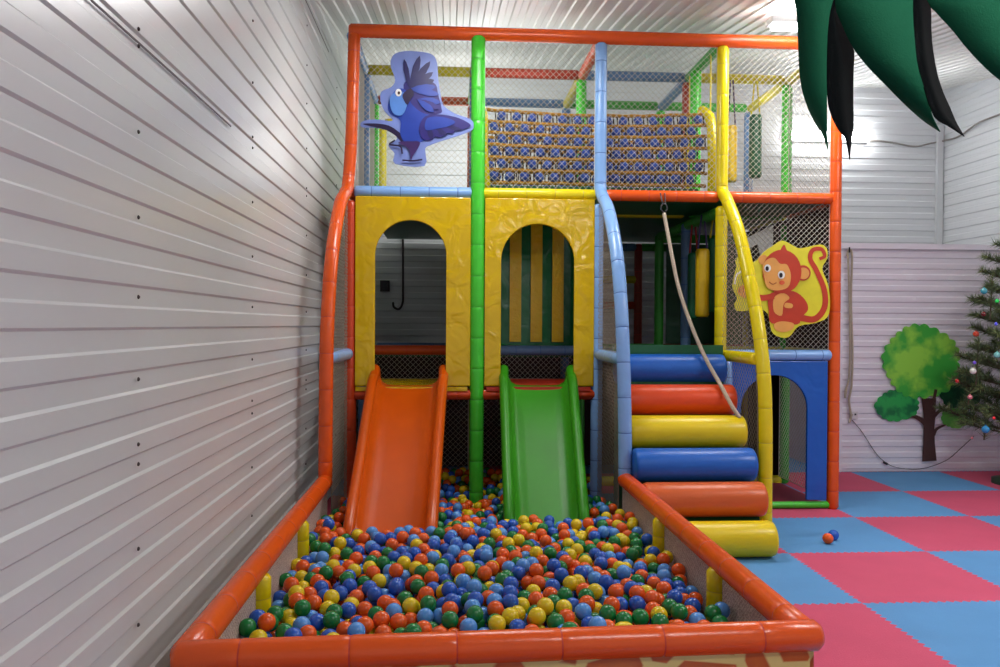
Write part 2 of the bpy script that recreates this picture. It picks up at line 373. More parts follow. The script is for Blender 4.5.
# ------------------------------------------------------------------ rope tunnel bridge on the upper floor
rb = thing('rope_bridge', 'rope bridge of tan ropes and blue sleeves on the upper deck', 'rope bridge', (1.25, 7.2, 2.76))
TAN = mat('tan_rope', (172, 126, 46), .8, .2, bump=.3, bscale=60); SLV = mat('blue_sleeve', (44, 76, 158), .5, .4); DKROPE = mat('dark_cord', (60, 44, 40), .8)
def bridge_pt(yb, k, t):   # k 0..7 rope index, t 0..1 along x
    k = k*7/6; x = .3+t*1.97; z = 2.84+k*.091
    sag = -.035*math.sin(PI*t)*(k/7)
    bulge = .07*math.sin(PI*k/7)
    return Vector((x, yb+(-bulge if yb < 7.2 else bulge), z+sag))
for yb in (6.98, 7.5):
    for k in range(7):
        tube_obj('rope', [bridge_pt(yb, k, t/24)+Vector((0, random.uniform(-.004, .004), random.uniform(-.004, .004))) for t in range(25)], .0165, TAN, rb, n=8)
    mass = MB(); cords = MB()
    for k in range(6):
        for t in range(14):
            tt = (t+.5+(.5 if k % 2 else 0))/14.6
            a = bridge_pt(yb, k, tt); c = bridge_pt(yb, k+1, tt); mid = (a+c)/2; d = (c-a)
            lean = Vector((random.choice((-1, 1))*.012, 0, 0))
            P = [mid-d*.36-lean, mid-d*.24-lean*.7, mid, mid+d*.24+lean*.7, mid+d*.36+lean]; RR = [.022, .035, .038, .035, .022]
            if yb < 7.2 and k < 6: bb = MB(); bb.tube(P, RR, SLV, n=8); bb.build('sleeve', rb)
            else: mass.tube(P, RR, SLV, n=8)
            for s in (-1, 1):
                cords.tube([a+Vector((.05*s, 0, 0)), c-Vector((.05*s, 0, 0))+Vector((.1*s, 0, 0))], .007, DKROPE, n=5, caps=False)
    tag(mass.build('sleeve', rb), kind='stuff'); tag(cords.build('cord', rb), kind='stuff')
fl = MB(); fl.box((.3, 6.98, 2.79), (2.2, 7.5, 2.815), VIN_G); fl.build('walkway', rb)
for x in (.27, 2.29):
    pts = [(x, 6.93, 2.80), (x-.02, 6.88, 3.1), (x, 6.93, 3.4), (x, 7.0, 3.5)]
    tube_obj('end_frame', spline([(x+.03, 6.95, 2.78), (x, 6.86, 3.1), (x+.0, 6.93, 3.42), (x-.05, 7.05, 3.54)], 6), .045, YEL, rb, n=10)
    tube_obj('end_frame', spline([(x+.03, 7.53, 2.78), (x, 7.62, 3.1), (x+.0, 7.55, 3.42), (x-.05, 7.43, 3.54)], 6), .045, YEL, rb, n=10)
    for yb in (6.93, 7.55): tube_obj('hanger', [(x, yb, 3.44), (x, yb+(.0), ZT-.02)], .008, mat('hanger_cord', (215, 200, 60), .6), rb, n=6)

# ------------------------------------------------------------------ slides
def slide(name, x_top, x_bot, yb, zb, m_, label):
    t = thing(name, label, 'slide', (x_top, 6.66, 1.05)); n = 26; W = .30
    def centre(s):   # s 0..1 down the slide
        y = 6.72+(yb-6.72)*s
        top = 1.075
        f = s if s > .12 else 0
        k = (3*s*s-2*s**3)*.25+s*.75
        return Vector((x_top+(x_bot-x_top)*s, y, top+(zb-top)*k))
    def hgt(s): return .12*min(1, .55+s*4) if s < .9 else .12*(1-.25*(s-.9)/.1)
    bed = MB(); vs = []; secs = []
    for i in range(n+1):
        c = centre(i/n); h = hgt(i/n); w = W-.022*i/n
        row_ = []
        # U section: flat bed with rounded corners, up to the rails
        for u, v in ((-w+.035, h-.02), (-w+.05, .08), (-w+.075, .03), (-w+.115, .006), (-w*.4, 0), (0, -.002), (w*.4, 0), (w-.115, .006), (w-.075, .03), (w-.05, .08), (w-.035, h-.02)):
            row_.append(c+Vector((u, 0, v)))
        secs.append(row_)
    k = len(secs[0])
    for r_ in secs: vs += r_
    fs = [(i*k+j, i*k+j+1, (i+1)*k+j+1, (i+1)*k+j) for i in range(n) for j in range(k-1)]
    bed.add(vs, fs, m_, True); o = bed.build('slide_bed', t); md = o.modifiers.new('s', 'SOLIDIFY'); md.thickness = .012; md.offset = 1
    for s_ in (-1, 1):
        b = MB(); cc = centre(0)
        pts = [cc+Vector((s_*(W-.015), .10, .0)), cc+Vector((s_*(W-.015), .07, .09)), cc+Vector((s_*(W-.013), .01, .135))]
        pts += [centre(i/n)+Vector((s_*(W-.01-.022*i/n), 0, hgt(i/n)+.015)) for i in range(1, n+1)]
        e = pts[-1]; pts += [e+Vector((0, -.05, -.05)), e+Vector((0, -.055, -.13))]
        rr = [.03, .038]+[.041]*(len(pts)-4)+[.038, .03]
        b.tube(pts, rr, m_, n=12)
        # outer cheek of the rail
        vs = []
        for i in range(n+1):
            c = centre(i/n); h = hgt(i/n); vs += [c+Vector((s_*(W+.018-.022*i/n), 0, h)), c+Vector((s_*(W+.014-.022*i/n), 0, -.02))]
        b.add(vs, [(2*i, 2*i+1, 2*i+3, 2*i+2) for i in range(n)], m_, True)
        b.build('side_rail', t)
    return t, centre
SO = mat('slide_orange', (204, 82, 4), .3, .35, var=.08, vscale=3); SG = mat('slide_green', (50, 138, 18), .38, .3, var=.06, vscale=3)
s1, c1 = slide('slide', -.345, -.388, 5.2, .15, SO, 'glossy orange plastic slide under the first yellow arch')
s2, c2 = slide('slide', .74, .69, 5.62, .13, SG, 'glossy green plastic slide under the second yellow arch')

# ------------------------------------------------------------------ padded roller stairs
st = thing('roller_stairs', 'staircase of six padded rolls in blue, red, yellow and orange', 'stairs', (1.8, 5.9, 0))
RC = [('blue', (20, 92, 182)), ('red', (218, 70, 14)), ('yellow', (226, 198, 8)), ('blue', (20, 92, 182)), ('burnt orange', (206, 92, 34)), ('yellow', (222, 192, 8))]
RY = [6.36, 6.13, 5.91, 5.70, 5.51, 5.33]; RZ = [1.236, 1.006, .788, .572, .359, .125]
for i in range(6):
    b = MB(); x0 = 1.335 if i < 4 else 1.365; x1 = 2.225; r = .122
    m_ = mat('roll_'+RC[i][0].replace(' ', '_'), RC[i][1], .36, .45, bump=.2, bscale=6)
    pr = [(.001, 0), (r*.86, .0), (r*.95, .006), (r, .024)]+[(r, .024+(x1-x0-.048)*k/6) for k in range(1, 7)]+[(r*.95, x1-x0-.006), (r*.86, x1-x0), (.001, x1-x0)]
    b.lathe((x0, RY[i], RZ[i]), pr, m_, 28, 'x'); o = fixnormals(b.build('roll', st)); o['label'] = RC[i][0]+' padded roll'
b = MB(); dy, dz = .13, -.03
b.poly([(1.35, 6.47, 1.27), (1.35, 6.47, .0), (1.35, 5.42, .0), (1.35, 5.42, .12), (1.35, 6.40, 1.27)], mat('stair_green', (18, 78, 40), .5), .85, Vector((1, 0, 0)))
fixnormals(b.build('stair_body', st))
b = MB(); b.box((1.335, 6.47, 1.2), (2.262, 6.5, 1.43), DECK); b.build('top_board', st)

# ------------------------------------------------------------------ ball pit surround
bp = thing('ball_pit_surround', 'low orange padded rail and printed skirt around the ball pit', 'ball pit border', (.2, 2.78, 0))
PFL, PFR = Vector((-.90, 2.75, .45)), Vector((1.315, 2.84, .45)); PBL, PBR = Vector((-.9, 5.79, .45)), Vector((1.291, 5.8, .45))
def rail(a, c, s=.33):
    o = tube_obj('rail', [a, c], .056, ORANGE, bp, seam=s, seam_m=ORANGE_D, n=18); return o
rail(PFL+Vector((-.035, 0, 0)), PFR+Vector((.05, 0, 0)), .37); rail(PFL, PBL, .3); rail(PFR, PBR, .3)
for y in (3.73, 4.72):
    for a, c in ((PFL, PBL), (PFR, PBR)):
        t = (y-a.y)/(c.y-a.y); p = a.lerp(c, t); s_ = 1 if p.x < 0 else -1
        o = tube_obj('post', [(p.x+s_*.024, y, .0), (p.x+s_*.024, y, .425)], .05, YEL, bp, seam=.2, seam_m=YEL_D, n=14)
# printed skirt outside, hatch cloth inside
SK = bpy.data.materials.new('stone_print'); SK.use_nodes = True; nt = SK.node_tree; bs = nt.nodes['Principled BSDF']
tc = nt.nodes.new('ShaderNodeTexCoord'); vo = nt.nodes.new('ShaderNodeTexVoronoi'); vo.feature = 'DISTANCE_TO_EDGE'; vo.inputs['Scale'].default_value = 5.5
cr = nt.nodes.new('ShaderNodeValToRGB'); cr.color_ramp.elements[0].position = .07; cr.color_ramp.elements[0].color = lin((214, 196, 120)); cr.color_ramp.elements[1].position = .10; cr.color_ramp.elements[1].color = lin((178, 88, 32))
e = cr.color_ramp.elements.new(.5); e.color = lin((196, 120, 50))
nt.links.new(tc.outputs['Object'], vo.inputs['Vector']); nt.links.new(vo.outputs['Distance'], cr.inputs['Fac']); nt.links.new(cr.outputs['Color'], bs.inputs['Base Color']); bs.inputs['Roughness'].default_value = .3
HT = bpy.data.materials.new('hatched_cloth'); HT.use_nodes = True; nt = HT.node_tree; bs = nt.nodes['Principled BSDF']
tc = nt.nodes.new('ShaderNodeTexCoord'); wv = nt.nodes.new('ShaderNodeTexWave'); wv.bands_direction = 'DIAGONAL'; wv.inputs['Scale'].default_value = 26; wv.inputs['Distortion'].default_value = 9; wv.inputs['Detail'].default_value = 3; wv.inputs['Detail Scale'].default_value = 4
cr = nt.nodes.new('ShaderNodeValToRGB'); cr.color_ramp.elements[0].color = lin((150, 124, 114)); cr.color_ramp.elements[1].color = lin((214, 198, 186))
nt.links.new(tc.outputs['Object'], wv.inputs['Vector']); nt.links.new(wv.outputs['Fac'], cr.inputs['Fac']); nt.links.new(cr.outputs['Color'], bs.inputs['Base Color']); bs.inputs['Roughness'].default_value = .7
for a, c, n_ in ((PFL, PFR, 'f'), (PFL, PBL, 'l'), (PFR, PBR, 'r')):
    d = (c-a).normalized(); nrm = Vector((d.y, -d.x, 0)) if n_ != 'r' else Vector((d.y, -d.x, 0))
    if n_ == 'l': nrm = -nrm
    b = MB()
    for off, m_ in ((.03, SK), (.0, HT)):
        o1, o2 = nrm*(off), nrm*(off-.015)
        vs = [a+o1, c+o1, c+o2, a+o2]; lo = [Vector((v.x, v.y, .0)) for v in vs]; hi = [Vector((v.x, v.y, .41)) for v in vs]
        b.add(lo+hi, [(0, 1, 5, 4), (1, 2, 6, 5), (2, 3, 7, 6), (3, 0, 4, 7), (4, 5, 6, 7)], m_)
    b.build('skirt', bp)

# ------------------------------------------------------------------ balls
BR = .0385
BC = {'orange': (232, 92, 24), 'blue': (38, 92, 190), 'light blue': (88, 152, 222), 'green': (20, 122, 58), 'yellow': (226, 198, 24)}
BCN = list(BC); BW = [.32, .19, .15, .18, .16]
BM = {k: mat('ball_'+k.replace(' ', '_'), c, .25, .5) for k, c in BC.items()}
def level(x, y):
    l = .34 if y < 3.6 else .34-.03*min(1, (y-3.6)/1.0)
    if y > 5.2: l -= .13*min(1, (y-5.2)/1.2)
    if y > 6.7: l += .05*min(1, (y-6.7)/.6)
    return l+.02*math.sin(x*3.1+y*1.7)+.012*math.sin(x*7+1)*math.cos(y*5)
rng = random.Random(3); grid = {}; balls = []; G = .08
def neigh(x, y):
    i, j = int(x//G), int(y//G)
    for a in (-1, 0, 1):
        for c in (-1, 0, 1):
            for q in grid.get((i+a, j+c), ()): yield q
def drop(x, y, base):
    z = base
    for q in neigh(x, y):
        d2 = (q[0]-x)**2+(q[1]-y)**2
        if d2 < 4*BR*BR: z = max(z, q[2]+math.sqrt(4*BR*BR-d2))
    return z
posts_xy = [(-.844, 6.72, .055), (.222, 6.70, .062), (1.248, 6.72, .056), (-.897, 5.79, .057), (1.29, 5.79, .057)]
for y in (3.73, 4.72): posts_xy += [(-.865, y, .05), (1.26, y, .05)]
for j in (0, 1, 2): posts_xy.append((XS[j], YS[1], .055))
def blocked(x, y, z):
    for px, py, r in posts_xy:
        if (px-x)**2+(py-y)**2 < (r+BR+.003)**2: return True
    for cf, yb in ((c1, 5.2), (c2, 5.62)):
        if y > yb-.10:
            s = max(0, min(1, (6.72-y)/(6.72-yb))); c = cf(s)
            if abs(x-c.x) < .318+BR+.004 and z > c.z-.075-BR: 
                if z < c.z+.2: return True
    for i in range(6):
        if x > 1.29: return True
    return False
xl, xr = -.895+BR, 1.285-BR
stop = 0
while stop < 900:
    x = rng.uniform(xl, xr); y = rng.uniform(2.83+BR, 7.56); base = level(x, y)-.23; best = None
    for k in range(9):
        xx = min(xr, max(xl, x+(rng.uniform(-.05, .05) if k else 0))); yy = min(7.56, max(2.83+BR, y+(rng.uniform(-.05, .05) if k else 0)))
        z = drop(xx, yy, base)
        if best is None or z < best[2]: best = (xx, yy, z)
    if best[2]+BR > level(best[0], best[1])+rng.uniform(-.01, .015) or blocked(*best): stop += 1; continue
    stop = max(0, stop-6)
    balls.append(best); grid.setdefault((int(best[0]//G), int(best[1]//G)), []).append(best)
# how large each shows: a small id buffer, far to near, with the rail in front
ib = -np.ones((667, 1000), int)
def project(p):
    d = Vector(p)-Vector((0, 0, H)); y2 = d.dot(Fv); return 500+F_PX*d.dot(R2)/y2, 333.5-F_PX*d.dot(U2)/y2, F_PX/y2
for k in sorted(range(len(balls)), key=lambda k: -balls[k][1]+.0*balls[k][2]):
    u, v, s = project(balls[k]); r = s*BR
    y0_, y1_ = max(0, int(v-r)), min(667, int(v+r)+2); x0_, x1_ = max(0, int(u-r)), min(1000, int(u+r)+2)
    if y0_ >= y1_ or x0_ >= x1_: continue
    yy, xx = np.mgrid[y0_:y1_, x0_:x1_]; sub = ib[y0_:y1_, x0_:x1_]; sub[(xx-u)**2+(yy-v)**2 < r*r] = k
for xx in range(1000):
    yl = 655+(635-655)*(xx-178)/640-13; ib[int(yl):, xx] = -1
cnt = np.bincount(ib[ib >= 0], minlength=len(balls))
order = sorted(range(len(balls)), key=lambda k: -cnt[k])
near = set(order[:300])
cols = [rng.choices(range(5), BW)[0] for _ in balls]
def sphere_mesh(name, m_, seg, rings):
    bm = bmesh.new(); bmesh.ops.create_uvsphere(bm, u_segments=seg, v_segments=rings, radius=BR)
    me = bpy.data.meshes.new(name); bm.to_mesh(me); bm.free(); me.materials.append(m_)
    me.polygons.foreach_set('use_smooth', [True]*len(me.polygons)); return me
bmesh_by = [sphere_mesh('plastic_ball', BM[k], 28, 16) for k in BCN]
adj = {'orange': 'orange red', 'blue': 'royal blue', 'light blue': 'pale sky blue', 'green': 'dark green', 'yellow': 'bright yellow'}
protos = {}
for k in order[:300]:
    ci = cols[k]
    if ci not in protos:
        o = bpy.data.objects.new('plastic_ball', bmesh_by[ci])
        tag(o, adj[BCN[ci]]+' plastic ball in the front half of the ball pit', 'ball', 'plastic balls in the front of the ball pit'); protos[ci] = o
    else: o = protos[ci].copy()
    o.location = balls[k]; C.objects.link(o)
# the rest as one mass
tv, tf = [], []
seg, rg = 14, 8
tv.append((0, 0, BR))
for i in range(1, rg):
    for j in range(seg):
        a, c = PI*i/rg, 2*PI*j/seg; tv.append((BR*math.sin(a)*math.cos(c), BR*math.sin(a)*math.sin(c), BR*math.cos(a)))
tv.append((0, 0, -BR)); L_ = len(tv)-1
for j in range(seg): tf.append((0, 1+j, 1+(j+1) % seg)); tf.append((L_, 1+(rg-2)*seg+(j+1) % seg, 1+(rg-2)*seg+j))
for i in range(rg-2):
    for j in range(seg):
        a = 1+i*seg+j; d = 1+i*seg+(j+1) % seg; tf.append((a, a+seg, d+seg)); tf.append((a, d+seg, d))
tv = np.array(tv); tf = np.array(tf)
rest = [k for k in range(len(balls)) if k not in near]
V = (np.array([balls[k] for k in rest])[:, None, :]+tv[None]).reshape(-1, 3)
Fm = (tf[None]+(np.arange(len(rest))*len(tv))[:, None, None]).reshape(-1, 3)
me = bpy.data.meshes.new('plastic_balls'); me.vertices.add(len(V)); me.vertices.foreach_set('co', V.ravel())
me.loops.add(len(Fm)*3); me.loops.foreach_set('vertex_index', Fm.ravel().astype(np.int32)); me.polygons.add(len(Fm))
me.polygons.foreach_set('loop_start', np.arange(0, len(Fm)*3, 3, dtype=np.int32)); me.polygons.foreach_set('loop_total', np.full(len(Fm), 3, np.int32))
for k in BCN: me.materials.append(BM[k])
me.polygons.foreach_set('material_index', np.repeat([cols[k] for k in rest], len(tf)).astype(np.int32)); me.polygons.foreach_set('use_smooth', np.ones(len(Fm), bool))
me.update(calc_edges=True); me.validate()
o = bpy.data.objects.new('plastic_balls', me); C.objects.link(o)
tag(o, 'mass of mixed coloured plastic balls filling the rest of the ball pit', 'balls', kind='stuff')
print('balls', len(balls), 'visible', int((cnt > 0).sum()))
for nm, ci, loc, lb in (('plastic_ball', 0, (2.762, 5.627, BR), 'orange plastic ball lying loose on the blue floor mat'), ('plastic_ball', 1, (2.85, 5.72, BR), 'blue plastic ball lying loose on the blue floor mat')):
    o = bpy.data.objects.new(nm, bmesh_by[ci]); o.location = loc; C.objects.link(o); tag(o, lb, 'ball', 'loose balls on the floor')

# ------------------------------------------------------------------ cut-out boards
def crop(ox, oy, s, Y): return lambda x, y, l=0: at(ox+x/s, oy+y/s, Y)+Vector((0, -.0025*l, 0))
def stroke(f, pts, w, l, n=6):
    P = [Vector((x, y, 0)) for x, y in pts]; P = spline(P, n); Lf, Rt = [], []
    for i, p in enumerate(P):
        t = (P[min(i+1, len(P)-1)]-P[max(i-1, 0)]).normalized(); nn = Vector((-t.y, t.x, 0)); ww = w if not isinstance(w, (list, tuple)) else w[0]+(w[1]-w[0])*i/(len(P)-1)
        Lf.append(p+nn*ww/2); Rt.append(p-nn*ww/2)
    return [f(p.x, p.y, l) for p in Lf+Rt[::-1]]
def ell(f, cx, cy, rx, ry, l, n=28, rot=0, scal=0, ns=12):
    out = []
    for k in range(n):
        a = 2*PI*k/n; q = 1+scal*(.25+.75*abs(math.sin(ns*.77)))*0+scal*(abs(math.sin(a*ns/2+.6*math.sin(3*a)))+.45*math.sin(2*a+ns)+.3*math.sin(5*a+ns*2)); x, y = rx*q*math.cos(a), ry*q*math.sin(a)
        out.append(f(cx+x*math.cos(rot)-y*math.sin(rot), cy+x*math.sin(rot)+y*math.cos(rot), l))
    return out
def smooth(pts, n=4):
    P = [Vector((x, y, 0)) for x, y in pts]; N = len(P); out = []
    for i in range(N):
        a, b_, c, d = P[i-1], P[i], P[(i+1) % N], P[(i+2) % N]
        for k in range(n):
            t = k/n; q = .5*((2*b_)+(c-a)*t+(2*a-5*b_+4*c-d)*t*t+(3*b_-a-3*c+d)*t**3); out.append((q.x, q.y))
    return out
def flat(name, rgb, r=.35): return mat(name, rgb, r, .4, var=.06, vscale=12)
f = crop(350, 40, 4.764, 6.655); b = MB()
LIL = flat('board_lilac', (118, 136, 198))
out = [(215,65),(270,52),(350,58),(395,72),(415,110),(420,180),(430,250),(445,310),(500,350),(570,375),(590,400),(580,430),(520,455),(440,480),(380,502),(358,520),(355,600),(215,590),(212,540),(190,515),(185,495),(225,470),(190,435),(120,418),(55,415),(58,388),(120,378),(205,385),(165,340),(145,290),(150,245),(195,225),(215,190),(195,130),(195,95)]
b.poly([f(x, y) for x, y in smooth(out, 3)], LIL, .006)
BL1, BL2, BL3, DK = flat('bird_blue', (34, 62, 158)), flat('bird_violet', (40, 32, 112)), flat('bird_sky', (84, 132, 205)), flat('bird_dark', (36, 24, 60))
BL4 = flat('bird_feather', (26, 22, 84))
b.poly([f(x, y, 1) for x, y in smooth([(60,400),(120,398),(185,408),(235,440),(270,470),(255,495),(215,455),(160,425),(100,412)])], DK)
b.poly([f(x, y, 2) for x, y in smooth([(195,270),(225,235),(265,240),(290,300),(340,345),(420,370),(440,410),(400,455),(330,490),(270,495),(240,450),(240,385),(195,355),(180,320)])], BL1)
b.poly([f(x, y, 1) for x, y in smooth([(255,215),(300,190),(400,205),(420,260),(435,320),(430,350),(340,355),(280,310)])], BL2)
def petal(bs_, tip, w, m_, l=3):
    B0, T0 = Vector((*bs_, 0)), Vector((*tip, 0)); d = T0-B0; nn = Vector((-d.y, d.x, 0)).normalized()*w*.5
    pts = [B0, B0+d*.3+nn*.75, B0+d*.65+nn, B0+d*.88+nn*.6, T0, B0+d*.88-nn*.6, B0+d*.65-nn, B0+d*.3-nn*.75]
    b.poly([f(q.x, q.y, l) for q in pts], m_)
for tip, w in (((258, 92), 26), ((333, 76), 34), ((383, 103), 34), ((396, 155), 34), ((402, 192), 36), ((410, 225), 34), ((425, 262), 34)):
    bx_, by_ = 285, 235
    petal((bx_, by_), tip, w, BL4 if tip[1] < 200 else BL1)
for tip, w in (((432, 300), 34), ((425, 330), 34), ((400, 345), 34)): petal((320, 285), tip, w, BL2 if tip[1] == 330 else BL1)
b.poly([f(x, y, 3) for x, y in smooth([(360,365),(440,358),(520,375),(575,408),(530,430),(500,428),(490,448),(460,445),(440,465),(415,458),(385,478),(345,470),(330,420)])], BL2)
for tip in ((572, 408), (535, 430), (500, 445), (465, 458), (430, 468), (392, 480)): petal((370, 400), tip, 26, BL4 if tip[0] in (535, 465, 392) else BL2)
b.poly([f(x, y, 4) for x, y in smooth([(370,375),(440,370),(500,390),(480,410),(420,425),(360,430)])], BL1)
b.poly([f(x, y, 4) for x, y in smooth([(190,285),(220,250),(260,255),(275,300),(250,360),(205,350)])], BL3)
b.poly([f(x, y, 5) for x, y in smooth([(252,262),(290,235),(305,262),(290,285),(275,312),(258,292)])], DK)
b.poly(ell(f, 232, 255, 15, 18, 6, 20), flat('bird_eye', (240, 238, 232))); b.poly(ell(f, 234, 257, 6, 8, 7, 16), flat('bird_pupil', (60, 30, 25)))
b.poly([f(x, y, 2) for x, y in smooth([(230,490),(290,485),(335,492),(300,555),(290,572),(280,520)])], flat('bird_tail', (58, 36, 92)))
b.poly(stroke(f, [(250,575),(300,578),(345,572)], 8, 3), DK); b.poly(stroke(f, [(215,480),(190,500),(240,510),(250,545)], 8, 3), DK)
o = fixnormals(b.build('parrot_cutout')); tag(o, 'blue parrot cut-out board hung on the upper netting', 'cut-out board')

f = crop(715, 220, 5.13, 6.655); b = MB()
out = [(345,105),(400,130),(440,145),(540,125),(575,150),(575,200),(550,250),(580,330),(590,430),(575,500),(510,530),(430,545),(380,600),(330,600),(290,570),(270,480),(215,455),(160,465),(110,465),(100,430),(115,400),(90,350),(95,300),(110,240),(105,210),(130,185),(200,215),(250,165),(300,130)]
YB, MR, MT, MTD = flat('board_yellow', (226, 218, 48)), flat('monkey_red', (196, 62, 36)), flat('monkey_tan', (232, 166, 84)), flat('monkey_brown', (170, 84, 40))
b.poly([f(x, y) for x, y in smooth(out, 3)], YB, .006)
b.poly(stroke(f, [(430,500),(510,508),(560,450),(560,360),(520,260),(488,200),(500,155),(545,150),(562,185),(535,200)], (34, 16), 1), MR)
b.poly(ell(f, 450, 272, 40, 40, 1), MR); b.poly(ell(f, 452, 274, 30, 30, 2), MT); b.poly(ell(f, 248, 205, 26, 26, 1), MT)
b.poly([f(x, y, 2) for x, y in smooth([(300,370),(400,365),(460,410),(475,460),(440,500),(420,535),(290,530),(275,470),(270,400)])], MR)
b.poly([f(x, y, 3) for x, y in smooth([(300,400),(345,375),(380,400),(350,430),(340,490),(300,470)])], MT)
b.poly([f(x, y, 3) for x, y in smooth([(360,425),(395,432),(390,452),(355,448)])], MT)
b.poly([f(x, y, 2) for x, y in smooth([(300,535),(340,520),(400,530),(395,560),(350,575),(310,565)])], MT)
b.poly(ell(f, 340, 265, 100, 112, 4), MR); b.poly([f(x, y, 4) for x, y in smooth([(325,180),(340,140),(352,128),(362,150),(372,180)])], MR)
b.poly([f(x, y, 5) for x, y in smooth([(262,205),(300,195),(330,225),(365,230),(385,285),(370,345),(310,362),(262,345),(248,290),(240,240)])], MT)
for cx, cy, r in ((265, 248, 17), (335, 282, 18)):
    b.poly(ell(f, cx, cy, r, r*1.15, 6, 20), flat('eye_white', (240, 240, 236))); b.poly(ell(f, cx-3, cy+2, r*.5, r*.7, 7, 16), flat('eye_black', (28, 22, 24)))
b.poly(ell(f, 338, 322, 14, 11, 6, 16), flat('cheek', (222, 90, 50))); b.poly(stroke(f, [(272,318),(290,330),(310,322)], 5, 6), MTD)
b.poly(stroke(f, [(300,390),(240,400),(190,385)], 30, 1), MR); b.poly(ell(f, 155, 365, 42, 34, 3), MT)
b.poly([f(x, y, 2) for x, y in smooth([(135,225),(165,240),(180,300),(175,330),(145,320)])], flat('banana_white', (244, 240, 224)))
for k in range(4): b.poly(stroke(f, [(125+k*18, 340), (122+k*18, 372)], 4, 4), MTD)
b.poly(stroke(f, [(98,330),(105,285),(135,262)], 10, 2), flat('banana_white', (244, 240, 224)))
o = fixnormals(b.build('monkey_cutout')); tag(o, 'red monkey on a yellow cut-out board fixed to the lower netting', 'cut-out board')

# ------------------------------------------------------------------ tree decoration on the partition
f = crop(860, 300, 3.92, Y_P-.018); td = thing('tree_decoration', 'flat green tree decoration stuck on the white partition', 'wall decoration', tuple(at(928, 460, Y_P-.018)))
def dec(name, polys, m_, label=None):
    b = MB()
    for k, p in enumerate(polys): b.poly([q+Vector((0, -.0012*k, 0)) for q in p], m_, .001)
    o = fixnormals(b.build(name, td))
    if label: o['label'] = label
def leafy(name, a, c, sc):
    if name in MATS: return MATS[name]
    m_ = mat(name, a, .4, .4); nt = m_.node_tree; bs = nt.nodes['Principled BSDF']; tc = nt.nodes.new('ShaderNodeTexCoord'); n = nt.nodes.new('ShaderNodeTexNoise'); n.inputs['Scale'].default_value = sc; n.inputs['Detail'].default_value = 5
    cr = nt.nodes.new('ShaderNodeValToRGB'); cr.color_ramp.elements[0].position = .42; cr.color_ramp.elements[1].position = .58; cr.color_ramp.elements[0].color = lin(a); cr.color_ramp.elements[1].color = lin(c)
    nt.links.new(tc.outputs['Object'], n.inputs['Vector']); nt.links.new(n.outputs['Fac'], cr.inputs['Fac']); nt.links.new(cr.outputs['Color'], bs.inputs['Base Color']); return m_
TRK = flat('decal_trunk', (74, 48, 44))
dec('trunk', [[f(x, y, 1) for x, y in ((243,633),(300,630),(293,560),(291,500),(296,450),(298,385),(240,385),(248,450),(249,500),(247,560))], stroke(f, [(270,500),(240,470),(205,455),(180,465)], (24, 8), 1), stroke(f, [(285,460),(310,435),(345,405)], (16, 8), 1), stroke(f, [(285,530),(300,505),(335,488)], (16, 7), 1), stroke(f, [(262,400),(250,380),(240,360)], 10, 1), stroke(f, [(285,400),(292,370),(296,350)], 12, 1)], TRK)
def cloud(cx, cy, rx, ry, l, ns): return ell(f, cx, cy, rx, ry, l, 120, 0, .09, ns)
dec('foliage', [cloud(145, 413, 80, 60, 2, 15)], leafy('leaf_teal', (24, 116, 66), (50, 170, 84), 9), 'dark green left clump')
dec('foliage', [cloud(395, 355, 80, 72, 2, 14)], leafy('leaf_dark', (12, 64, 40), (16, 84, 48), 9), 'darkest green right clump')
dec('foliage', [cloud(370, 463, 50, 38, 3, 13)], leafy('leaf_mid', (84, 166, 60), (128, 200, 80), 9), 'small light green clump')
dec('foliage', [cloud(240, 242, 148, 132, 3, 24)], leafy('leaf_light', (66, 178, 66), (156, 222, 80), 4), 'large light green crown')

# ------------------------------------------------------------------ christmas pine at the right edge
pt = thing('pine_tree', 'dark green artificial pine tree with small ornaments at the right', 'tree', (5.74, 7.7, 0))
b = MB(); b.tube([(5.74, 7.7, .0), (5.74, 7.7, 1.2), (5.74, 7.7, 2.65)], [.04, .03, .01], mat('pine_trunk', (70, 52, 40), .8), n=8); b.build('trunk', pt)
b = MB(); b.lathe((5.74, 7.7, 0), [(.22, 0), (.22, .05), (.05, .09), (.045, .16)], mat('tree_foot', (40, 60, 44), .6), 16); b.build('tree_stand', pt)
ND = mat('needles', (92, 108, 76), .7, .2, var=.3, vscale=6); ND2 = mat('needles_tip', (134, 148, 94), .7, .2); BRN = mat('twig', (76, 60, 44), .8); rn = random.Random(5)
nb = MB(); tw = MB()
def spray(p0, p1, ln=.095, dens=360):
    d = p1-p0; L = d.length; t = d.normalized(); tw.tube([p0, p0.lerp(p1, .5)+Vector((0, 0, -.01)), p1], [.009, .006, .003], BRN, n=4, caps=False)
    x = t.orthogonal().normalized(); y = t.cross(x)
    for k in range(int(dens*L)):
        s = rn.random()**.75; a = rn.uniform(0, 2*PI); p = p0+d*s; dr = (x*math.cos(a)+y*math.sin(a)+t*rn.uniform(.4, 1.1)).normalized(); q = p+dr*ln*rn.uniform(.6, 1.1)
        w = dr.cross(Vector((rn.uniform(-1, 1), rn.uniform(-1, 1), rn.uniform(-1, 1)))).normalized()*.0034
        nb.add([p-w, p+w, q], [(0, 1, 2)], ND2 if s > .8 and rn.random() < .5 else ND)
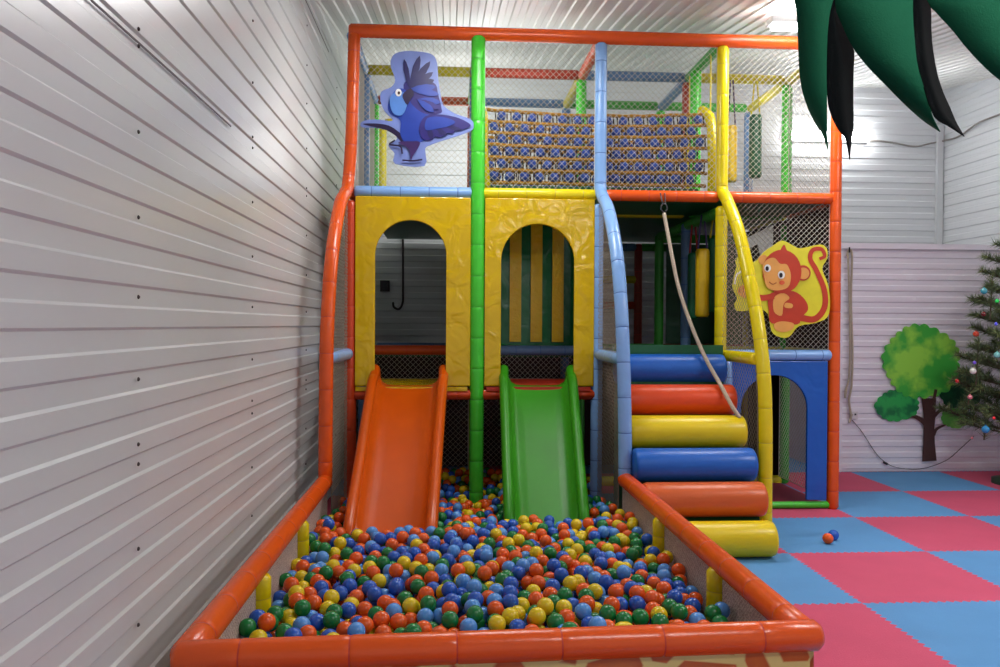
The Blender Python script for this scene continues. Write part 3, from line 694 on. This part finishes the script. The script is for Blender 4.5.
for lv in range(13):
    z = .5+lv*.155; rad = .66*(1-lv/14)**.6*(1, .8, .92, 1.02)[lv % 4]+.04; nbr = max(5, 10-lv//2)
    for k in range(nbr):
        a = 2*PI*(k+rn.random()*.5)/nbr+lv; rr = rad*rn.uniform(.85, 1.05); p0 = Vector((5.74, 7.7, z)); rise = .10+.22*rn.random()
        p1 = Vector((min(6.32, 5.74+rr*math.cos(a)), 7.7+min(.58, rr*math.sin(a)), z+rise*rr+.05)); spray(p0.lerp(p1, .15), p1)
        for s in (.45, .7, .85):
            c = p0.lerp(p1, s)
            for sg in (-1, 1):
                dd = (p1-p0).normalized(); sd = Vector((-dd.y, dd.x, 0))*sg*.6+dd+Vector((0, 0, .35)); spray(c, c+sd.normalized()*rr*.33*(1.25-s))
for (x, y), h in (((976, 385), .46), ((990, 320), .42), ((968, 405), .14), ((984, 440), .25)):   # upright tips at the left of the crown
    p = at(x, y, 7.45); spray(p, p+Vector((.02, 0, h)), dens=420)
nb.build('needles', pt)['kind'] = 'stuff'; tw.build('branches', pt)['kind'] = 'stuff'
orn = [(984,291,'turquoise',(60,170,190),.03),(997,301,'green',(40,210,90),.018),(983.5,314,'dark red',(110,20,20),.024),(996,324,'violet',(90,90,220),.016),(976,334,'orange red',(190,60,35),.028),(974.5,362.6,'purple',(110,80,200),.016),(973,371,'silver white',(225,225,215),.03),(957,381,'red',(170,30,30),.018),(970,397,'pink',(225,130,140),.022),(997,355,'pale turquoise',(130,200,200),.03),(994,418,'small red',(230,40,50),.014),(985.6,429.5,'bright blue',(50,150,210),.036),(972,438,'pale pink',(220,130,140),.014)]
where = ['near the top of the pine', 'on the upper pine branches', 'left of the upper pine trunk', 'high on the pine', 'on an upright pine tip', 'halfway up the pine', 'below the purple one on the pine', 'in front of the painted tree', 'on a low pine branch', 'on the pine', 'low on the pine', 'lowest on the pine', 'at the end of the light cable']
for (x, y, cn, c, r), w_ in zip(orn, where):
    g = MB(); p = at(x, y, 7.28 if x != 972 else 8.38); g.lathe(p, [(r*math.sin(PI*k/10)+.0001, -r*math.cos(PI*k/10)) for k in range(11)]+[(r*.2, r), (r*.2, r*1.25), (.0001, r*1.25)], mat('ornament_'+cn.replace(' ', '_'), c, .15, .6, emit=.25 if r < .02 else 0, coat=.5), 14)
    p0 = p+Vector((0, 0, r*1.2)); g.tube([p0, p0+Vector((.0, .0, .05))], .0012, METAL, n=4, caps=False)
    tag(fixnormals(g.build('tree_ornament')), f'{cn} ornament hanging {w_}', 'ornament', 'ornaments on the pine tree')

# ------------------------------------------------------------------ palm leaves overhead
pl = thing('palm_decoration', 'large dark green felt palm leaves hanging down overhead', 'palm decoration', (2.75, 2.4, 0))
PG = mat('felt_green', (16, 82, 56), .85, .15, bump=.1, bscale=200); PG_SHADE = mat('felt_fold_shade', (3, 6, 7), .95, .05)  # near-black copy puts the fold's shade into each leaf's right half
f = crop(760, 0, 4.167, 2.05)
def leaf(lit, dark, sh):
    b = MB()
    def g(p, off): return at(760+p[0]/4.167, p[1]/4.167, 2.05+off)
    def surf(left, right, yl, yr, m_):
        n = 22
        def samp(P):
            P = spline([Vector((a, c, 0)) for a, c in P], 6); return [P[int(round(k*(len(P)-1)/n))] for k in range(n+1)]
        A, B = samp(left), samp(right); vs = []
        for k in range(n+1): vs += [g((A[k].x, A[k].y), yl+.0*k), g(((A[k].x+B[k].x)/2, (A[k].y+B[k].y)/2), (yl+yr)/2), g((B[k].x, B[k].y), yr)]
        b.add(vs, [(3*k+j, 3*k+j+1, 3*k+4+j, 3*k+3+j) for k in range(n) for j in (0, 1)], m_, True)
    surf(lit[0], lit[1], .06+sh, sh, PG); surf(dark[0], dark[1], sh, .09+sh, PG_SHADE)
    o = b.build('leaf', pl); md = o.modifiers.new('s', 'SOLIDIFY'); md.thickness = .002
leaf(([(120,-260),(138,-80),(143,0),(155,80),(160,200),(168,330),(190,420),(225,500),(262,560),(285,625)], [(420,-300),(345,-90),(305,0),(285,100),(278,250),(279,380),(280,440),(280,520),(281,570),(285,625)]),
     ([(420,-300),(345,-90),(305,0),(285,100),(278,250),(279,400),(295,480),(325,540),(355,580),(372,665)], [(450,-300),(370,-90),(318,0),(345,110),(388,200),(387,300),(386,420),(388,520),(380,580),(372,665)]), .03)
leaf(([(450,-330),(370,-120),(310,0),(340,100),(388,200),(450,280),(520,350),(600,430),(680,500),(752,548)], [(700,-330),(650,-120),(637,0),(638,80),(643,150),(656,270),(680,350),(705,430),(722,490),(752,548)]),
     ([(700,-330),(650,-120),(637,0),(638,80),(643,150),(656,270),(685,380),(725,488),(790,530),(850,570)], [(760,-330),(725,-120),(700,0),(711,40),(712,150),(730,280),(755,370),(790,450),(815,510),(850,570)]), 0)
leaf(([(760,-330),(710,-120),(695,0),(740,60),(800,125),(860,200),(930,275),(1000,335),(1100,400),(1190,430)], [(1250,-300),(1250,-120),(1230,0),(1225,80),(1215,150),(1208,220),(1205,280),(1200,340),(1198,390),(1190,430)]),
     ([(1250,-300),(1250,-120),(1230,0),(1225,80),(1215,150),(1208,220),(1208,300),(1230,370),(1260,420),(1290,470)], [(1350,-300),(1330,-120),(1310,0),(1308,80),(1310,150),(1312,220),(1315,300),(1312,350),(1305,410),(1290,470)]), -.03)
for a_ in ((450, -300), (730, -330), (1250, -300)):
    p = f(*a_); o = tube_obj('leaf_stem', spline([p, p.lerp(Vector((2.75, 2.4, 2.95)), .5)+Vector((0, 0, .05)), Vector((2.75, 2.4, 2.88))], 5), .014, PG, pl, n=8)
b = MB(); b.tube([(2.75, 2.4, .0), (2.75, 2.4, 1.4), (2.75, 2.4, 2.95)], [.11, .09, .07], mat('palm_trunk', (96, 66, 44), .9, .2, bump=.5, bscale=12), n=14); b.build('trunk', pl)

# ------------------------------------------------------------------ hanging bags
def bag(x, y, z0, z1, r, m_, label, ztop, sm, grp):
    t = thing('punch_bag', label, 'punch bag', (x, y, z0), grp)
    b = MB(); h = z1-z0; b.lathe((x, y, z0), [(.001, 0), (r*.8, .0), (r, .02)]+[(r*(1 if k % 2 else .985), .02+(h-.04)*k/8) for k in range(1, 9)]+[(r*.8, h), (.001, h)], m_, 18); fixnormals(b.build('bag_body', t))
    b = MB()
    for s in (-1, 1): b.tube([(x+s*r*.7, y, z1-.01), (x+s*.012, y, ztop)], .009, sm, n=6)
    b.build('strap', t)
BG, BY = mat('bag_green', (14, 96, 56), .35), mat('bag_yellow', (214, 176, 14), .35)
STD, STR, STY = mat('strap_purple', (52, 36, 84), .6), mat('strap_red', (150, 32, 30), .6), mat('strap_yellow', (200, 184, 30), .6)
def bagpx(px, py0, py1, Y, r, m_, lb, zt, sm, grp):
    p = at(px, py0, Y); q = at(px, py1, Y); bag(q.x, Y, q.z, p.z, r, m_, lb, zt, sm, grp)
bagpx(693, 253, 319, 7.45, .055, BG, 'green hanging bag left of the yellow one on the lower floor', 2.6, STR, 'bags on the lower floor')
bagpx(702, 249, 317, 7.1, .062, BY, 'yellow hanging bag between two green ones on the lower floor', 2.6, STD, 'bags on the lower floor')
bagpx(713.5, 238, 312, 7.3, .055, BG, 'green hanging bag nearest the yellow post on the lower floor', 2.6, STY, 'bags on the lower floor')
bagpx(755, 115, 178, 7.62, .062, mat('bag_dark_green', (24, 84, 54), .4, var=.3, vscale=30), 'dark green hanging bag on the upper floor', ZT-.05, STY, 'bags on the upper floor')
bagpx(731, 126, 182, 7.62, .055, BY, 'yellow hanging bag behind the yellow post on the upper floor', ZT-.05, STD, 'bags on the upper floor')

# ------------------------------------------------------------------ climbing rope over the stairs
cr_ = thing('climbing_rope', 'beige climbing rope hanging from the orange beam over the stairs', 'rope', (1.83, 6.6, 2.6))
ROPE = mat('rope_beige', (190, 176, 156), .85, .15, bump=.6, bscale=90)
P = [at(664, 213, 6.62), at(669, 240, 6.55), at(678, 285, 6.45), at(690, 322, 6.38), at(705, 357, 6.24), at(720, 384, 6.05), at(732, 406, 5.9), at(740, 418, 5.86)]
tube_obj('rope', spline(P, 6), .016, ROPE, cr_, n=10)
b = MB(); c = at(664, 208, 6.62); b.tube([c+Vector((.026*math.cos(a), 0, .034*math.sin(a))) for a in [2*PI*k/16 for k in range(17)]], .007, METAL, n=6, caps=False)
b.tube([c+Vector((0, 0, .03)), Vector((c.x, 6.7, 2.665))], .006, METAL, n=6); b.tube([c+Vector((-.012, 0, .03)), Vector((c.x-.02, 6.67, 2.72))], .005, METAL, n=6); b.tube([c+Vector((.012, 0, .03)), Vector((c.x+.02, 6.67, 2.72))], .005, METAL, n=6)
b.build('carabiner', cr_)

# ------------------------------------------------------------------ rope with hook, cables, sockets on the partition
hr = thing('wall_rope', 'beige rope hanging doubled from a hook on the white partition', 'rope', tuple(at(850, 255, Y_P-.05)))
g = lambda x, y, d=.04: at(x, y, Y_P-d)
tube_obj('rope', spline([g(847, 256), g(849, 250), g(852, 256), g(851, 300), g(852.5, 350), g(851.5, 385), g(849, 400), g(851, 416), g(849, 423), g(852, 414)], 6), .012, ROPE, hr, n=8)
tube_obj('rope', spline([g(848, 254, .05), g(849.5, 300, .05), g(850, 345, .05), g(849, 378, .05), g(845.5, 390, .05), g(845, 398, .05), g(846.5, 388, .05)], 6), .011, ROPE, hr, n=8)
b = MB(); b.tube([at(849.5, 250, Y_P), at(849.5, 252, Y_P-.07), at(849.5, 247, Y_P-.08)], .008, METAL, n=6); b.build('hook', hr)
CB = mat('cable_dark', (60, 50, 55), .5); CG = mat('cable_grey', (150, 145, 140), .6)
o = tube_obj('light_cable', spline([g(852, 420, .02), g(862, 432, .02), g(875, 452, .02), g(885, 462, .02), g(897, 467.5, .03), g(920, 469, .03), g(945, 461, .02), g(960, 449, .02), g(974, 436, .02)], 6), .004, CB, None, n=6)
tag(o, 'thin dark cable sagging along the bottom of the partition', 'cable')
b = MB(); p = g(885, 463, .02); b.tube([p+Vector((-.025, -.01, .012)), p+Vector((.025, -.01, -.012))], .013, CB, n=8); tag(b.build('cable_plug'), 'small black plug on the sagging cable', 'plug')
b = MB(); p = g(853, 415, .0); b.box((p.x-.03, Y_P-.03, p.z-.04), (p.x+.04, Y_P-.0, p.z+.04), mat('socket_white', (220, 214, 216), .4)); b.box((p.x-.0, Y_P-.034, p.z-.0), (p.x+.02, Y_P-.03, p.z+.02), CB); tag(b.build('wall_socket'), 'white wall socket under the hanging rope', 'socket')
gb = lambda x, y: at(x, y, Y_B-.02)
rx = [gb(870, 141), gb(880, 141), gb(895, 143), gb(915, 146.5), gb(930, 143.5), gb(944, 141.5)]
e_ = rx[-1]; rx[-1] = Vector((X_R-.03, Y_B-.03, e_.z)); rx += [Vector((X_R-.03, 9.9, e_.z-.02)), Vector((X_R-.03, 9.5, e_.z+.06)), Vector((X_R-.03, 8.9, e_.z+.06)), Vector((X_R-.03, 8.3, e_.z+.1))]
tag(tube_obj('wall_cable', spline(rx, 5), .012, CG, None, n=6), 'grey cable running across the upper back wall to the right wall', 'cable')
o = tube_obj('hanging_hose', spline([gb(403, 215), gb(403, 250), gb(403, 290), gb(402.5, 303), gb(399, 309), gb(394, 307), gb(393, 302)], 6), .014, CB, None, n=8); tag(o, 'dark hose hanging on the back wall behind the first arch', 'hose')
b = MB(); p = gb(385, 286); b.box((p.x-.06, Y_B-.05, p.z-.07), (p.x+.06, Y_B-.0, p.z+.07), CB); b.box((p.x-.03, Y_B-.06, p.z-.04), (p.x+.03, Y_B-.05, p.z+.04), METAL); tag(b.build('electrical_box'), 'dark box on the back wall beside the hanging hose', 'electrical box')

# ------------------------------------------------------------------ lamps
def lamp(x, y, z, ln, power, label, wall=False, along='x', e=16):
    t = thing('fluorescent_lamp', label, 'lamp', (x, y, z), 'fluorescent lamps')
    b = MB(); w = .07
    if along == 'x': b.box((x-ln/2, y-w, z), (x+ln/2, y+w, z+.05), mat('lamp_body', (225, 225, 225), .5)) if not wall else b.box((x-ln/2, y+.02, z-w), (x+ln/2, y+.06, z+w), mat('lamp_body', (225, 225, 225), .5))
    b.build('housing', t)
    for s in (-1, 1):
        b = MB(); c = (x, y+s*.035, z-.022) if not wall else (x, y, z+s*.035)
        b.tube([(c[0]-ln/2+.03, c[1], c[2]), (c[0]+ln/2-.03, c[1], c[2])], .03 if wall else .014, mat('tube_glow', (250, 252, 255), .5, emit=e), n=10); b.build('tube', t)
    L = bpy.data.lights.new('lamp_light', 'AREA'); L.shape = 'RECTANGLE'; L.size = ln; L.size_y = .12; L.energy = power; L.color = (1, .985, .97)
    o = bpy.data.objects.new('lamp_light', L); C.objects.link(o); o.parent = t
    if not wall:
        L2 = bpy.data.lights.new('lamp_light', 'AREA'); L2.shape = 'RECTANGLE'; L2.size = ln; L2.size_y = .12; L2.energy = power*(.55 if x < 3.5 else .2); L2.color = (1, .985, .97)
        o2 = bpy.data.objects.new('lamp_light', L2); C.objects.link(o2); o2.parent = t; o2.location = (0, 0, .055); o2.rotation_euler = (PI, 0, 0)
    if wall: o.location = (0, -.06, 0); o.rotation_euler = (PI/2, 0, 0)
    else: o.location = (0, 0, -.06)
    return t
lamp(.38, 5.6, 4.0, 1.2, 38, 'fluorescent lamp on the ceiling in front of the frame')
lamp(2.98, 6.35, 4.05, .8, 34, 'fluorescent lamp on the ceiling behind the palm leaves')
p = at(827, 136, Y_B-.08); lamp(p.x, Y_B-.08, p.z, 1.15, 13, 'glowing fluorescent lamp on the upper back wall', wall=True, e=60)
lamp(1.6, 1.2, 3.3, 1.3, 30, 'unseen lamp added above the front of the pit as fill light')  # added out of view to fill the near side with light
lamp(4.4, 3.6, 3.65, 1.3, 66, 'unseen lamp added over the foam mats to brighten mats and partition')  # added out of view to light the mats and the partition
for x, y, z, e_ in ((.6, 7.3, 3.75, 38), (3.2, 8.2, 3.85, 30), (5.2, 8.4, 3.6, 22), (.1, 9.2, 3.8, 70)):     # added point lights without fixtures, brightening the ceiling and upper walls
    L = bpy.data.lights.new('fill_light', 'POINT'); L.energy = e_*.6; L.shadow_soft_size = .55; o = bpy.data.objects.new('fill_light', L); C.objects.link(o); o.location = (x, y, z)

w = bpy.data.worlds.new('world'); bpy.context.scene.world = w; w.use_nodes = True
w.node_tree.nodes['Background'].inputs[0].default_value = (.93, .94, 1, 1); w.node_tree.nodes['Background'].inputs[1].default_value = .5
vs_ = bpy.context.scene.view_settings; vs_.view_transform = 'Standard'; vs_.exposure = 0; vs_.gamma = 1
